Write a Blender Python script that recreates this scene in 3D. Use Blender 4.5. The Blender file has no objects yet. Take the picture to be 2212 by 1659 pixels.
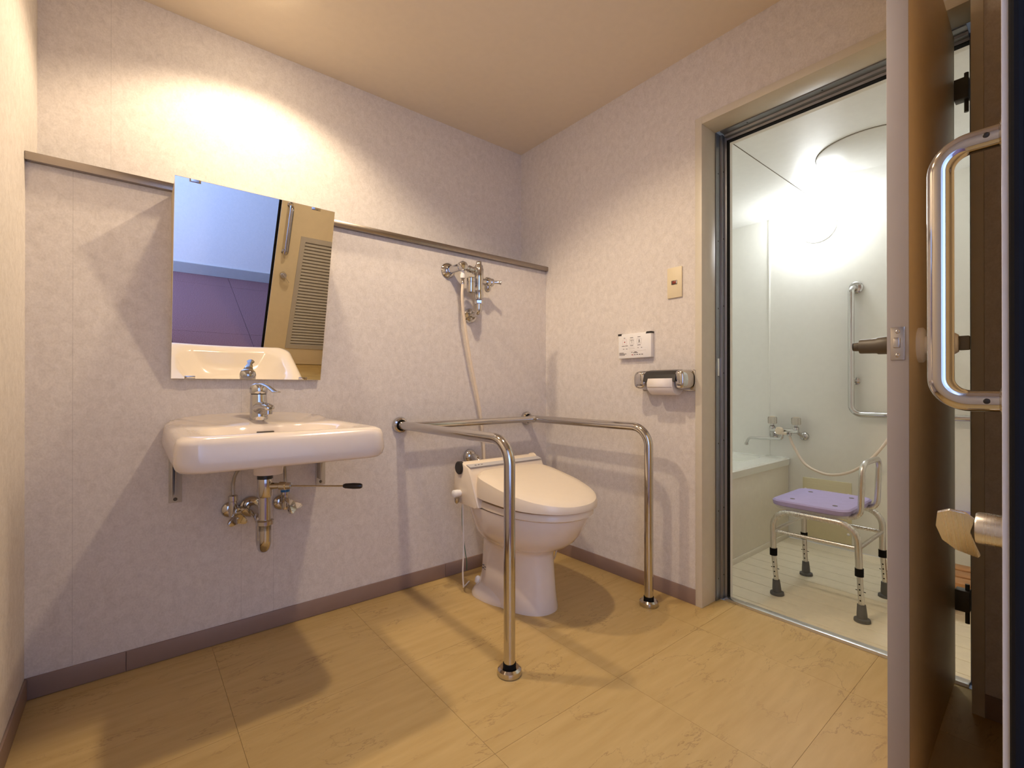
import bpy, bmesh, math, random
from mathutils import Vector, Matrix
random.seed(7)
scene = bpy.context.scene
COL = scene.collection
R = math.radians
PI = math.pi

# ------------------------------------------------------------------ camera
cam_d = bpy.data.cameras.new('camera')
cam_d.sensor_width = 36.0
cam_d.lens = 36.0 * 1010.35 / 2212.0
cam_d.shift_y = 4.94 / 2212.0
cam_d.clip_start = 0.02
cam = bpy.data.objects.new('camera', cam_d)
cam.location = (-1.7092, -1.8179, 0.85)
cam.rotation_euler = (R(90.12), 0.0, R(50.9115 - 90.0))
COL.objects.link(cam)
scene.camera = cam

# ------------------------------------------------------------------ world, exposure
world = bpy.data.worlds.new('world')
scene.world = world
world.use_nodes = True
wb = world.node_tree.nodes['Background']
wb.inputs[0].default_value = (0.55, 0.70, 1.0, 1)
wb.inputs[1].default_value = 0.6
scene.view_settings.view_transform = 'Standard'
scene.view_settings.look = 'None'
scene.view_settings.exposure = -0.06
scene.view_settings.gamma = 1.0
scene.view_settings.use_curve_mapping = False
try:
    scene.cycles.use_denoising = True
    scene.cycles.max_bounces = 12
    scene.cycles.diffuse_bounces = 6
    scene.cycles.glossy_bounces = 6
    scene.cycles.sample_clamp_indirect = 8.0
    scene.cycles.caustics_reflective = False
    scene.cycles.caustics_refractive = False
except Exception:
    pass

# ------------------------------------------------------------------ measured dimensions (metres)
H = 2.165          # ceiling height
W = 1.935          # wall_left at x = -W
D = 0.204          # the back wall steps back above the ledge
YF = -1.80         # inner face of the front wall
ZB = -0.08         # floor level of the bathroom
XB = 1.464         # far wall of the bathroom
HB = 1.925         # bathroom ceiling
YC = -3.48         # far wall of the corridor
WARM = (1.0, 0.785, 0.545)
L1 = (-1.37, -0.15)
L2 = (-0.90, -0.78)
P_DOWN = 44.0
P_BATH = 39.0
P_WIN = 110.0

# daylight entering the corridor through its window
wl = bpy.data.lights.new('window_daylight', 'AREA')
wl.shape = 'RECTANGLE'; wl.size = 1.5; wl.size_y = 1.1
wl.energy = P_WIN; wl.color = (0.34, 0.52, 1.0)
wlo = bpy.data.objects.new('window_daylight', wl)
wlo.location = (-2.95, -1.99, 1.45)
wlo.rotation_euler = (R(-90), 0, 0)      # faces -y
COL.objects.link(wlo)

# ------------------------------------------------------------------ materials
def new_mat(name):
    m = bpy.data.materials.new(name); m.use_nodes = True
    nt = m.node_tree
    return m, nt, nt.nodes['Principled BSDF'], nt.nodes, nt.links

def plain(name, col, rough=0.5, metal=0.0, var=0.04, scale=30.0, coat=0.0, spec=0.5, bump=0.0, bscale=200.0):
    m, nt, b, N, L = new_mat(name)
    tc = N.new('ShaderNodeTexCoord')
    nz = N.new('ShaderNodeTexNoise'); nz.inputs['Scale'].default_value = scale; nz.inputs['Detail'].default_value = 3
    L.new(tc.outputs['Object'], nz.inputs['Vector'])
    r = N.new('ShaderNodeValToRGB')
    r.color_ramp.elements[0].position = 0.3; r.color_ramp.elements[1].position = 0.7
    r.color_ramp.elements[0].color = (*[c * (1 - var) for c in col], 1)
    r.color_ramp.elements[1].color = (*[min(1, c * (1 + var)) for c in col], 1)
    L.new(nz.outputs['Fac'], r.inputs['Fac']); L.new(r.outputs['Color'], b.inputs['Base Color'])
    b.inputs['Roughness'].default_value = rough; b.inputs['Metallic'].default_value = metal
    b.inputs['Coat Weight'].default_value = coat; b.inputs['Coat Roughness'].default_value = 0.05
    b.inputs['Specular IOR Level'].default_value = spec
    if bump:
        n2 = N.new('ShaderNodeTexNoise'); n2.inputs['Scale'].default_value = bscale; n2.inputs['Detail'].default_value = 2
        L.new(tc.outputs['Object'], n2.inputs['Vector'])
        bp = N.new('ShaderNodeBump'); bp.inputs['Strength'].default_value = bump; bp.inputs['Distance'].default_value = 0.002
        L.new(n2.outputs['Fac'], bp.inputs['Height']); L.new(bp.outputs['Normal'], b.inputs['Normal'])
    return m

def wallpaper(name, c0, c1, seams=()):
    m, nt, b, N, L = new_mat(name)
    tc = N.new('ShaderNodeNewGeometry')
    mp = N.new('ShaderNodeMapping'); mp.inputs['Scale'].default_value = (1, 1, 0.8)
    L.new(tc.outputs['Position'], mp.inputs['Vector'])
    n1 = N.new('ShaderNodeTexNoise'); n1.inputs['Scale'].default_value = 44; n1.inputs['Detail'].default_value = 8; n1.inputs['Roughness'].default_value = 0.72; n1.inputs['Distortion'].default_value = 0.6
    L.new(mp.outputs[0], n1.inputs['Vector'])
    n2 = N.new('ShaderNodeTexNoise'); n2.inputs['Scale'].default_value = 210; n2.inputs['Detail'].default_value = 4
    L.new(mp.outputs[0], n2.inputs['Vector'])
    mx = N.new('ShaderNodeMath'); mx.operation = 'MULTIPLY_ADD'; mx.inputs[1].default_value = 0.35
    L.new(n2.outputs['Fac'], mx.inputs[0])
    m1 = N.new('ShaderNodeMath'); m1.operation = 'MULTIPLY'; m1.inputs[1].default_value = 0.65
    L.new(n1.outputs['Fac'], m1.inputs[0]); L.new(m1.outputs[0], mx.inputs[2])
    r = N.new('ShaderNodeValToRGB'); r.color_ramp.elements[0].position = 0.36; r.color_ramp.elements[1].position = 0.60
    r.color_ramp.elements[0].color = (*c0, 1); r.color_ramp.elements[1].color = (*c1, 1)
    L.new(mx.outputs[0], r.inputs['Fac'])
    out = r.outputs['Color']
    sx = N.new('ShaderNodeSeparateXYZ'); L.new(tc.outputs['Position'], sx.inputs[0])
    for (ax, v) in seams:                       # printed paper seams: hairlines
        cmp_ = N.new('ShaderNodeMath'); cmp_.operation = 'COMPARE'; cmp_.inputs[1].default_value = v; cmp_.inputs[2].default_value = 0.0007
        L.new(sx.outputs['XYZ'.index(ax)], cmp_.inputs[0])
        mm = N.new('ShaderNodeMix'); mm.data_type = 'RGBA'
        sc = N.new('ShaderNodeMath'); sc.operation = 'MULTIPLY'; sc.inputs[1].default_value = 0.3
        L.new(cmp_.outputs[0], sc.inputs[0]); L.new(sc.outputs[0], mm.inputs['Factor'])
        L.new(out, mm.inputs['A']); mm.inputs['B'].default_value = (c0[0]*.5, c0[1]*.5, c0[2]*.5, 1)
        out = mm.outputs['Result']
    L.new(out, b.inputs['Base Color'])
    bp = N.new('ShaderNodeBump'); bp.inputs['Strength'].default_value = 0.25; bp.inputs['Distance'].default_value = 0.002
    L.new(mx.outputs[0], bp.inputs['Height']); L.new(bp.outputs['Normal'], b.inputs['Normal'])
    b.inputs['Roughness'].default_value = 0.75; b.inputs['Specular IOR Level'].default_value = 0.25
    return m

def vinyl(name):
    m, nt, b, N, L = new_mat(name)
    g = N.new('ShaderNodeNewGeometry')
    oi = N.new('ShaderNodeObjectInfo')
    add = N.new('ShaderNodeVectorMath'); add.operation = 'MULTIPLY_ADD'
    add.inputs[1].default_value = (3.0, 7.0, 0)
    L.new(oi.outputs['Random'], add.inputs[0]); L.new(g.outputs['Position'], add.inputs[2])
    mp = N.new('ShaderNodeMapping'); mp.inputs['Scale'].default_value = (3.0, 8.5, 1); mp.inputs['Rotation'].default_value = (0, 0, R(38))
    L.new(add.outputs[0], mp.inputs['Vector'])
    n1 = N.new('ShaderNodeTexNoise'); n1.inputs['Scale'].default_value = 1.0; n1.inputs['Detail'].default_value = 7; n1.inputs['Roughness'].default_value = 0.62; n1.inputs['Distortion'].default_value = 0.5
    L.new(mp.outputs[0], n1.inputs['Vector'])
    s = N.new('ShaderNodeMath'); s.operation = 'SUBTRACT'; s.inputs[1].default_value = 0.5; L.new(n1.outputs['Fac'], s.inputs[0])
    a = N.new('ShaderNodeMath'); a.operation = 'ABSOLUTE'; L.new(s.outputs[0], a.inputs[0])
    v = N.new('ShaderNodeMapRange'); v.inputs['From Min'].default_value = 0.0; v.inputs['From Max'].default_value = 0.010; v.inputs['To Min'].default_value = 1; v.inputs['To Max'].default_value = 0
    L.new(a.outputs[0], v.inputs['Value'])
    nm = N.new('ShaderNodeTexNoise'); nm.inputs['Scale'].default_value = 5.5; nm.inputs['Detail'].default_value = 2; L.new(add.outputs[0], nm.inputs['Vector'])
    vm = N.new('ShaderNodeMapRange'); vm.inputs['From Min'].default_value = 0.42; vm.inputs['From Max'].default_value = 0.60; L.new(nm.outputs['Fac'], vm.inputs['Value'])
    vv = N.new('ShaderNodeMath'); vv.operation = 'MULTIPLY'; L.new(v.outputs[0], vv.inputs[0]); L.new(vm.outputs[0], vv.inputs[1])
    vv2 = N.new('ShaderNodeMath'); vv2.operation = 'MULTIPLY'; vv2.inputs[1].default_value = 0.48; L.new(vv.outputs[0], vv2.inputs[0])
    mp2 = N.new('ShaderNodeMapping'); mp2.inputs['Scale'].default_value = (6, 40, 1); mp2.inputs['Rotation'].default_value = (0, 0, R(38)); L.new(add.outputs[0], mp2.inputs['Vector'])
    n2 = N.new('ShaderNodeTexNoise'); n2.inputs['Scale'].default_value = 1.0; n2.inputs['Detail'].default_value = 5; L.new(mp2.outputs[0], n2.inputs['Vector'])
    r = N.new('ShaderNodeValToRGB'); r.color_ramp.elements[0].position = 0.3; r.color_ramp.elements[1].position = 0.72
    r.color_ramp.elements[0].color = (0.50, 0.345, 0.135, 1); r.color_ramp.elements[1].color = (0.575, 0.41, 0.175, 1)
    L.new(n2.outputs['Fac'], r.inputs['Fac'])
    mm = N.new('ShaderNodeMix'); mm.data_type = 'RGBA'; L.new(vv2.outputs[0], mm.inputs['Factor']); L.new(r.outputs['Color'], mm.inputs['A'])
    mm.inputs['B'].default_value = (0.20, 0.115, 0.045, 1)
    L.new(mm.outputs['Result'], b.inputs['Base Color'])
    b.inputs['Roughness'].default_value = 0.42; b.inputs['Specular IOR Level'].default_value = 0.35
    bp = N.new('ShaderNodeBump'); bp.inputs['Strength'].default_value = 0.08; bp.inputs['Distance'].default_value = 0.001
    L.new(n2.outputs['Fac'], bp.inputs['Height']); L.new(bp.outputs['Normal'], b.inputs['Normal'])
    return m

def metal(name, col, rough, brush=None):
    m, nt, b, N, L = new_mat(name)
    b.inputs['Base Color'].default_value = (*col, 1); b.inputs['Metallic'].default_value = 1.0
    tc = N.new('ShaderNodeTexCoord')
    mp = N.new('ShaderNodeMapping'); L.new(tc.outputs['Object'], mp.inputs['Vector'])
    mp.inputs['Scale'].default_value = brush or (40, 40, 40)
    nz = N.new('ShaderNodeTexNoise'); nz.inputs['Scale'].default_value = 1.0 if brush else 1.2; nz.inputs['Detail'].default_value = 3
    L.new(mp.outputs[0], nz.inputs['Vector'])
    mr = N.new('ShaderNodeMapRange'); mr.inputs['To Min'].default_value = rough * 0.7; mr.inputs['To Max'].default_value = rough * 1.3
    L.new(nz.outputs['Fac'], mr.inputs['Value']); L.new(mr.outputs[0], b.inputs['Roughness'])
    return m

def emit(name, col, strength):
    m, nt, b, N, L = new_mat(name)
    b.inputs['Base Color'].default_value = (0.9, 0.9, 0.9, 1)
    b.inputs['Emission Color'].default_value = (*col, 1); b.inputs['Emission Strength'].default_value = strength
    return m

def glassy(name, col, rough=0.05):
    m, nt, b, N, L = new_mat(name)
    b.inputs['Base Color'].default_value = (*col, 1); b.inputs['Roughness'].default_value = rough
    b.inputs['Transmission Weight'].default_value = 0.75; b.inputs['IOR'].default_value = 1.46
    return m

def carpet(name):
    m, nt, b, N, L = new_mat(name)
    g = N.new('ShaderNodeNewGeometry')
    n1 = N.new('ShaderNodeTexNoise'); n1.inputs['Scale'].default_value = 260; n1.inputs['Detail'].default_value = 3; L.new(g.outputs['Position'], n1.inputs['Vector'])
    r = N.new('ShaderNodeValToRGB'); r.color_ramp.elements[0].position = 0.35; r.color_ramp.elements[1].position = 0.65
    r.color_ramp.elements[0].color = (0.14, 0.065, 0.075, 1); r.color_ramp.elements[1].color = (0.40, 0.23, 0.25, 1)
    L.new(n1.outputs['Fac'], r.inputs['Fac']); L.new(r.outputs['Color'], b.inputs['Base Color'])
    b.inputs['Roughness'].default_value = 0.95; b.inputs['Specular IOR Level'].default_value = 0.1
    bp = N.new('ShaderNodeBump'); bp.inputs['Strength'].default_value = 0.6; bp.inputs['Distance'].default_value = 0.004
    L.new(n1.outputs['Fac'], bp.inputs['Height']); L.new(bp.outputs['Normal'], b.inputs['Normal'])
    return m

PAPER0, PAPER1 = (0.63, 0.58, 0.53), (0.765, 0.715, 0.665)
M = dict(
    paper_low=wallpaper('wallpaper_low', PAPER0, PAPER1, [('X', -1.84), ('X', -1.42), ('X', -1.32)]),
    paper_up=wallpaper('wallpaper_up', PAPER0, PAPER1, [('X', -1.764)]),
    paper=wallpaper('wallpaper', PAPER0, PAPER1),
    ceil=plain('ceiling_paint', (0.80, 0.70, 0.555), 0.8, var=0.015, bump=0.08),
    vinyl=vinyl('marbled_vinyl'),
    seam=plain('floor_seam', (0.16, 0.10, 0.045), 0.8),
    base=plain('baseboard_vinyl', (0.29, 0.20, 0.16), 0.45, var=0.02),
    base_grey=plain('baseboard_grey', (0.42, 0.42, 0.44), 0.5, var=0.02),
    ledge=metal('ledge_metal', (0.36, 0.315, 0.28), 0.26, (4, 90, 90)),
    casing=plain('door_casing_paint', (0.66, 0.61, 0.50), 0.45, var=0.02),
    chrome=metal('chrome', (0.60, 0.59, 0.585), 0.05),
    steel=metal('polished_steel', (0.58, 0.555, 0.53), 0.09),
    brushed=metal('brushed_steel', (0.68, 0.66, 0.63), 0.28, (3, 400, 3)),
    alu=metal('anodised_aluminium', (0.78, 0.80, 0.83), 0.30, (4, 4, 90)),
    alu_dark=metal('grey_aluminium', (0.30, 0.31, 0.33), 0.40),
    ceramic=plain('ivory_ceramic', (0.80, 0.71, 0.62), 0.14, var=0.01, coat=0.5),
    ceramic_t=plain('ivory_ceramic_toilet', (0.78, 0.70, 0.62), 0.16, var=0.01, coat=0.4),
    ivory=plain('ivory_plastic', (0.82, 0.72, 0.58), 0.28, var=0.01),
    bracket=plain('bracket_paint', (0.50, 0.46, 0.39), 0.45, var=0.01),
    ivory_w=plain('pale_plastic', (0.80, 0.76, 0.71), 0.4, var=0.01),
    white=plain('white_plastic', (0.86, 0.85, 0.83), 0.4, var=0.01),
    paper_roll=plain('tissue_paper', (0.86, 0.82, 0.80), 0.9, var=0.02),
    silver=plain('silver_plastic', (0.52, 0.51, 0.52), 0.3, var=0.02),
    black=plain('black_plastic', (0.018, 0.016, 0.016), 0.35),
    rubber=plain('black_rubber', (0.010, 0.009, 0.009), 0.85, spec=0.12),
    grey_rub=plain('grey_rubber', (0.13, 0.13, 0.125), 0.7),
    dark=plain('dark_bronze_plastic', (0.10, 0.085, 0.065), 0.45),
    mirror=metal('mirror_silver', (0.90, 0.92, 0.93), 0.003),
    mirror_body=plain('mirror_body', (0.55, 0.47, 0.33), 0.5),
    switch=plain('switch_plate', (0.76, 0.66, 0.45), 0.4, var=0.01),
    red=plain('red_lens', (0.24, 0.035, 0.02), 0.25),
    ink=plain('grey_ink', (0.16, 0.14, 0.14), 0.7),
    ink_l=plain('pale_ink', (0.52, 0.49, 0.49), 0.7),
    ink_r=plain('red_ink', (0.40, 0.05, 0.06), 0.7),
    ink_p=plain('pink_ink', (0.72, 0.52, 0.52), 0.7),
    hose=plain('cream_hose', (0.80, 0.68, 0.52), 0.4),
    hose_p=plain('pale_pink_hose', (0.82, 0.70, 0.58), 0.35),
    green=plain('green_wire', (0.02, 0.16, 0.09), 0.4),
    blue=plain('blue_band', (0.01, 0.14, 0.38), 0.4),
    braid=metal('braided_hose', (0.42, 0.42, 0.43), 0.35, (200, 200, 200)),
    ubwall=plain('bath_panel', (0.87, 0.86, 0.80), 0.26, var=0.01, spec=0.45),
    ubceil=plain('bath_ceiling_panel', (0.86, 0.86, 0.83), 0.30, var=0.015, spec=0.4, bump=0.06),
    ubplank=plain('bath_floor_board', (0.86, 0.78, 0.60), 0.45, var=0.03),
    ubgap=plain('bath_floor_gap', (0.12, 0.09, 0.05), 0.8),
    tub=plain('tub_acrylic', (0.84, 0.85, 0.78), 0.22, var=0.01, coat=0.3),
    apron=plain('tub_apron', (0.80, 0.75, 0.63), 0.4, var=0.02),
    hatch=plain('hatch_cream', (0.74, 0.67, 0.45), 0.4, var=0.01),
    lilac=plain('lilac_foam', (0.46, 0.40, 0.68), 0.75, var=0.03, bump=0.1),
    knobclear=glassy('clear_knob', (0.95, 0.88, 0.78)),
    bathdoor=plain('bath_door_skin', (0.70, 0.55, 0.34), 0.45, var=0.02),
    bathedge=plain('bath_door_edge', (0.43, 0.41, 0.43), 0.4, var=0.01),
    slide=plain('sliding_door_paint', (0.70, 0.57, 0.36), 0.5, var=0.02),
    slide_edge=plain('sliding_door_edge', (0.86, 0.84, 0.84), 0.35, var=0.01),
    louver=plain('louver_grey', (0.46, 0.41, 0.34), 0.4, var=0.02),
    cpaper=wallpaper('corridor_wallpaper', (0.82, 0.84, 0.86), (0.88, 0.89, 0.91)),
    carpet=carpet('wine_carpet'),
    wood=plain('bath_stool_wood', (0.42, 0.20, 0.07), 0.5, var=0.15, scale=12),
    lens=emit('downlight_lens', (1.0, 0.80, 0.55), 85.0),
    globe=emit('bath_globe', (0.93, 0.97, 1.0), P_BATH),
    glass=glassy('window_glass', (0.95, 0.98, 1.0), 0.0),
)

# ------------------------------------------------------------------ mesh helpers
def V(*a): return Vector(a)

def add_box(bm, lo, hi, bevel=0.0, seg=2):
    vs = [bm.verts.new((x, y, z)) for x in (lo[0], hi[0]) for y in (lo[1], hi[1]) for z in (lo[2], hi[2])]
    idx = [(0, 1, 3, 2), (4, 6, 7, 5), (0, 4, 5, 1), (2, 3, 7, 6), (0, 2, 6, 4), (1, 5, 7, 3)]
    fs = [bm.faces.new([vs[i] for i in f]) for f in idx]
    if bevel:
        es = list({e for f in fs for e in f.edges})
        bmesh.ops.bevel(bm, geom=es, offset=bevel, segments=seg, affect='EDGES', profile=0.5)

def box(lo, hi, bevel=0.0, seg=2):
    bm = bmesh.new(); add_box(bm, lo, hi, bevel, seg); return bm

def frame_of(t):
    t = t.normalized()
    a = V(0, 0, 1) if abs(t.z) < 0.9 else V(1, 0, 0)
    u = t.cross(a).normalized(); v = t.cross(u).normalized()
    return u, v

def add_loft(bm, rings, cap0=True, cap1=True, closed=True):
    vr = [[bm.verts.new(p) for p in r] for r in rings]
    n = len(vr[0])
    for a, b in zip(vr[:-1], vr[1:]):
        for i in range(n if closed else n - 1):
            j = (i + 1) % n
            try: bm.faces.new((a[i], a[j], b[j], b[i]))
            except ValueError: pass
    if cap0: bm.faces.new(list(reversed(vr[0])))
    if cap1: bm.faces.new(vr[-1])

def add_sweep(bm, pts, r, n=16, cap=True):
    pts = [Vector(p) for p in pts]
    rr = r if isinstance(r, (list, tuple)) else [r] * len(pts)
    rings = []
    u = None
    for i, p in enumerate(pts):
        t = (pts[min(i + 1, len(pts) - 1)] - pts[max(i - 1, 0)]).normalized()
        if u is None: u, v = frame_of(t)
        else:
            u = (u - t * u.dot(t)).normalized(); v = t.cross(u).normalized()
        rings.append([p + (u * math.cos(2 * PI * k / n) + v * math.sin(2 * PI * k / n)) * rr[i] for k in range(n)])
    add_loft(bm, rings, cap, cap)

def fillet(pts, rad, seg=8):
    pts = [Vector(p) for p in pts]
    out = [pts[0]]
    for i in range(1, len(pts) - 1):
        a, b, c = pts[i - 1], pts[i], pts[i + 1]
        d1 = (a - b); d2 = (c - b)
        l1, l2 = d1.length, d2.length
        d1.normalize(); d2.normalize()
        ang = d1.angle(d2)
        rd = rad[i - 1] if isinstance(rad, (list, tuple)) else rad
        cut = min(rd / math.tan(ang / 2), 0.49 * l1, 0.49 * l2)
        rr = cut * math.tan(ang / 2)
        p1 = b + d1 * cut; p2 = b + d2 * cut
        cen = b + (d1 + d2).normalized() * (rr / math.sin(ang / 2))
        e1 = p1 - cen; e2 = p2 - cen
        tot = e1.angle(e2); ax = e1.cross(e2).normalized()
        for k in range(seg + 1):
            out.append(cen + Matrix.Rotation(tot * k / seg, 3, ax) @ e1)
    out.append(pts[-1])
    return out

def tube(pts, r, bend=0.0, n=16, seg=8):
    bm = bmesh.new()
    add_sweep(bm, fillet(pts, bend, seg) if bend else pts, r, n)
    return bm

def smooth_path(pts, k=8):
    pts = [Vector(p) for p in pts]
    P = [pts[0] * 2 - pts[1]] + pts + [pts[-1] * 2 - pts[-2]]
    out = []
    for i in range(1, len(P) - 2):
        p0, p1, p2, p3 = P[i - 1:i + 3]
        for s in range(k):
            t = s / k
            out.append(0.5 * ((2 * p1) + (p2 - p0) * t + (2 * p0 - 5 * p1 + 4 * p2 - p3) * t * t + (3 * p1 - p0 - 3 * p2 + p3) * t ** 3))
    out.append(pts[-1])
    return out

def add_lathe(bm, origin, axis, prof, n=24):
    """prof: list of (radius, distance along axis)"""
    o = Vector(origin); t = Vector(axis).normalized(); u, v = frame_of(t)
    rings = [[o + t * h + (u * math.cos(2 * PI * k / n) + v * math.sin(2 * PI * k / n)) * max(r, 1e-5) for k in range(n)] for r, h in prof]
    add_loft(bm, rings, True, True)

def lathe(origin, axis, prof, n=24):
    bm = bmesh.new(); add_lathe(bm, origin, axis, prof, n); return bm

def add_prism(bm, poly, d):
    """poly: list of 3D points (planar), extruded by vector d"""
    d = Vector(d)
    a = [bm.verts.new(Vector(p)) for p in poly]; b = [bm.verts.new(Vector(p) + d) for p in poly]
    bm.faces.new(list(reversed(a))); bm.faces.new(b)
    n = len(a)
    for i in range(n):
        j = (i + 1) % n
        bm.faces.new((a[i], a[j], b[j], b[i]))

def prism(poly, d, bevel=0.0):
    bm = bmesh.new(); add_prism(bm, poly, d)
    if bevel: bmesh.ops.bevel(bm, geom=list(bm.edges), offset=bevel, segments=2, affect='EDGES', profile=0.5)
    return bm

def dome(origin, axis, r, h, n=24, k=8, lip=0.0):
    prof = [(r, 0.0)] + ([(r, lip)] if lip else [])
    prof += [(r * math.cos(a), lip + h * math.sin(a)) for a in [PI / 2 * i / k for i in range(1, k)]] + [(r * 0.02, lip + h)]
    return lathe(origin, axis, prof, n)

def world_loc(o):
    p = Vector((0, 0, 0))
    while o is not None:
        p += o.location; o = o.parent
    return p

def mk(name, bm, mat, parent=None, smooth=True, angle=35):
    bmesh.ops.recalc_face_normals(bm, faces=bm.faces)
    if parent is not None:
        off = world_loc(parent)
    else:
        xs = [v.co for v in bm.verts]
        off = Vector(((min(v.x for v in xs) + max(v.x for v in xs)) / 2, (min(v.y for v in xs) + max(v.y for v in xs)) / 2, min(v.z for v in xs)))
    bmesh.ops.translate(bm, verts=bm.verts, vec=-off)
    me = bpy.data.meshes.new(name)
    if smooth:
        for f in bm.faces: f.smooth = True
        for e in bm.edges:
            if len(e.link_faces) == 2 and e.calc_face_angle(0) > R(angle): e.smooth = False
    bm.to_mesh(me); bm.free()
    me.materials.append(M[mat])
    o = bpy.data.objects.new(name, me)
    COL.objects.link(o)
    if parent is not None: o.parent = parent
    else: o.location = off
    return o

def tag(o, label, cat, group=None, kind=None):
    o['label'] = label; o['category'] = cat
    if group: o['group'] = group
    if kind: o['kind'] = kind
    return o

def struct(name, bm, mat, label, cat, smooth=False):
    return tag(mk(name, bm, mat, None, smooth), label, cat, kind='structure')

def thing(name, loc, label, cat, group=None):
    e = bpy.data.objects.new(name, None)
    e.location = loc; e.empty_display_size = 0.05
    COL.objects.link(e)
    return tag(e, label, cat, group)

def ring_rr(cx, cy, z, x0, x1, y0, y1, rad, n=96, bow=0.0):
    """rounded rectangle sampled by angle from (cx, cy); rad = (corner radius front, back)"""
    out = []
    for k in range(n):
        a = 2 * PI * k / n
        dx, dy = math.cos(a), math.sin(a)
        lo, hi = 0.0, 2.0
        for _ in range(30):
            m = (lo + hi) / 2
            x, y = cx + dx * m, cy + dy * m
            inside = x0 <= x <= x1 and y0 + bow * (1 - ((x - (x0 + x1) / 2) / ((x1 - x0) / 2)) ** 2) <= y <= y1
            if inside:
                for (qx, sx) in ((x0, 1), (x1, -1)):
                    for (qy, sy, rd) in ((y0, 1, rad[0]), (y1, -1, rad[1])):
                        ux, uy = (x - qx) * sx, (y - qy) * sy
                        if ux < rd and uy < rd and (rd - ux) ** 2 + (rd - uy) ** 2 > rd * rd: inside = False
            if inside: lo = m
            else: hi = m
        out.append(V(cx + dx * lo, cy + dy * lo, z))
    return out

def ring_egg(cx, cy, z, wx, yf, yb, n=64, pf=2.0, pb=2.0):
    """egg outline: half width wx, reaching yf in front (-y) and yb behind (+y)"""
    out = []
    for k in range(n):
        a = 2 * PI * k / n
        c, s = math.cos(a), math.sin(a)
        e = pb if s > 0 else pf
        x = wx * math.copysign(abs(c) ** (2 / e), c)
        y = (yb if s > 0 else yf) * abs(s) ** (2 / e) * (1 if s > 0 else -1)
        out.append(V(cx + x, cy + y, z))
    return out

# ================================================================== THE ROOM SHELL
DY0, DY1, DZ = -1.624, -0.886, 1.864      # opening of the bathroom door in wall_right
struct('wall_back', box((-W - .12, 0, 0), (.11, .34, 1.4635)), 'paper_low',
       'lower back wall in mottled off-white wallpaper behind sink and toilet', 'wall')
struct('wall_back', box((-W - .12, D, 1.487), (.11, .34, H)), 'paper_up',
       'upper back wall set back above the brown ledge', 'wall')
struct('wall_left', box((-W - .12, -1.93, 0), (-W, .34, H)), 'paper',
       'left wall in pale wallpaper at the edge of the view', 'wall')
bm = bmesh.new()
add_box(bm, (0, -.860, 0), (.095, .34, H)); add_box(bm, (0, -1.645, DZ + .022), (.095, -.860, H)); add_box(bm, (0, -1.93, 0), (.095, -1.645, H))
struct('wall_right', bm, 'paper', 'right wall in mottled wallpaper around the bathroom doorway', 'wall')
OX0, OX1, OZ = -W, -0.93, 2.02             # entrance opening in wall_front
bm = bmesh.new()
add_box(bm, (OX1, -1.92, 0), (.095, YF, H)); add_box(bm, (OX0, -1.92, OZ), (OX1, YF, H))
struct('wall_front', bm, 'paper', 'front wall with the entrance opening, behind the sliding door', 'wall')
struct('ceiling', box((-W - .12, -1.93, H), (.11, .34, H + .08)), 'ceil', 'plain warm cream ceiling of the toilet room', 'ceiling')
struct('trim_1', box((-W, -.019, 1.4635), (0, D, 1.487), .002), 'ledge',
       'long brownish metal ledge strip capping the lower back wall', 'ledge', True)

# floor with its vinyl tiles
fl = struct('floor', box((-W - .05, -1.92, -.03), (.13, .1, -.0022)), 'seam', 'tan marbled vinyl tile floor of the toilet room', 'floor')
XS = [-W, -1.505, -1.055, -.605, -.155, .126]; YS = [-1.92, -1.85, -1.40, -.95, -.50, -.05, 0.0]
for i in range(len(XS) - 1):
    for j in range(len(YS) - 1):
        g = .00035
        x0, x1, y0, y1 = XS[i] + g, XS[i + 1] - g, YS[j] + g, YS[j + 1] - g
        if i == 4:      # beside the right wall: the strip inside the doorway reaches the sill
            if y1 <= DY0 or y0 >= DY1: x1 = 0.0
        mk('tile', box((x0, y0, -.0022), (x1, y1, 0)), 'vinyl', fl, False)

# baseboards
bb = struct('baseboard_back', box((-W, -.0022, .0), (0, 0, .06)), 'base', 'brown vinyl baseboard along the back wall', 'baseboard')
for a, b_ in ((-W, -1.7225), (-1.7215, -.62), (-.619, 0)):
    mk('strip', box((a, -.006, .001), (b_, -.0022, .06), .0015), 'base', bb)
struct('baseboard_right', box((-.006, -.8545, .0), (0, -.006, .06), .0015), 'base', 'brown vinyl baseboard on the right wall beside the toilet', 'baseboard', True)
struct('baseboard_right', box((-.006, -1.80, .0), (0, -1.649, .06), .0015), 'base', 'short brown baseboard right of the bathroom doorway', 'baseboard', True)
struct('baseboard_left', box((-W, -1.80, .0), (-W + .006, -.006, .06), .0015), 'base', 'brown vinyl baseboard along the left wall', 'baseboard', True)

# door casing (painted timber) round the bathroom doorway
cz = struct('trim_2', box((-.008, -.882, 0), (.095, -.855, DZ + .028), .001), 'casing', 'cream painted casing around the bathroom doorway', 'door casing', True)
mk('jamb', box((-.008, -1.650, 0), (.095, -1.626, DZ + .028), .001), 'casing', cz)
mk('head', box((-.0078, -1.626, DZ), (.095, -.882, DZ + .028), .001), 'casing', cz)

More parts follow.
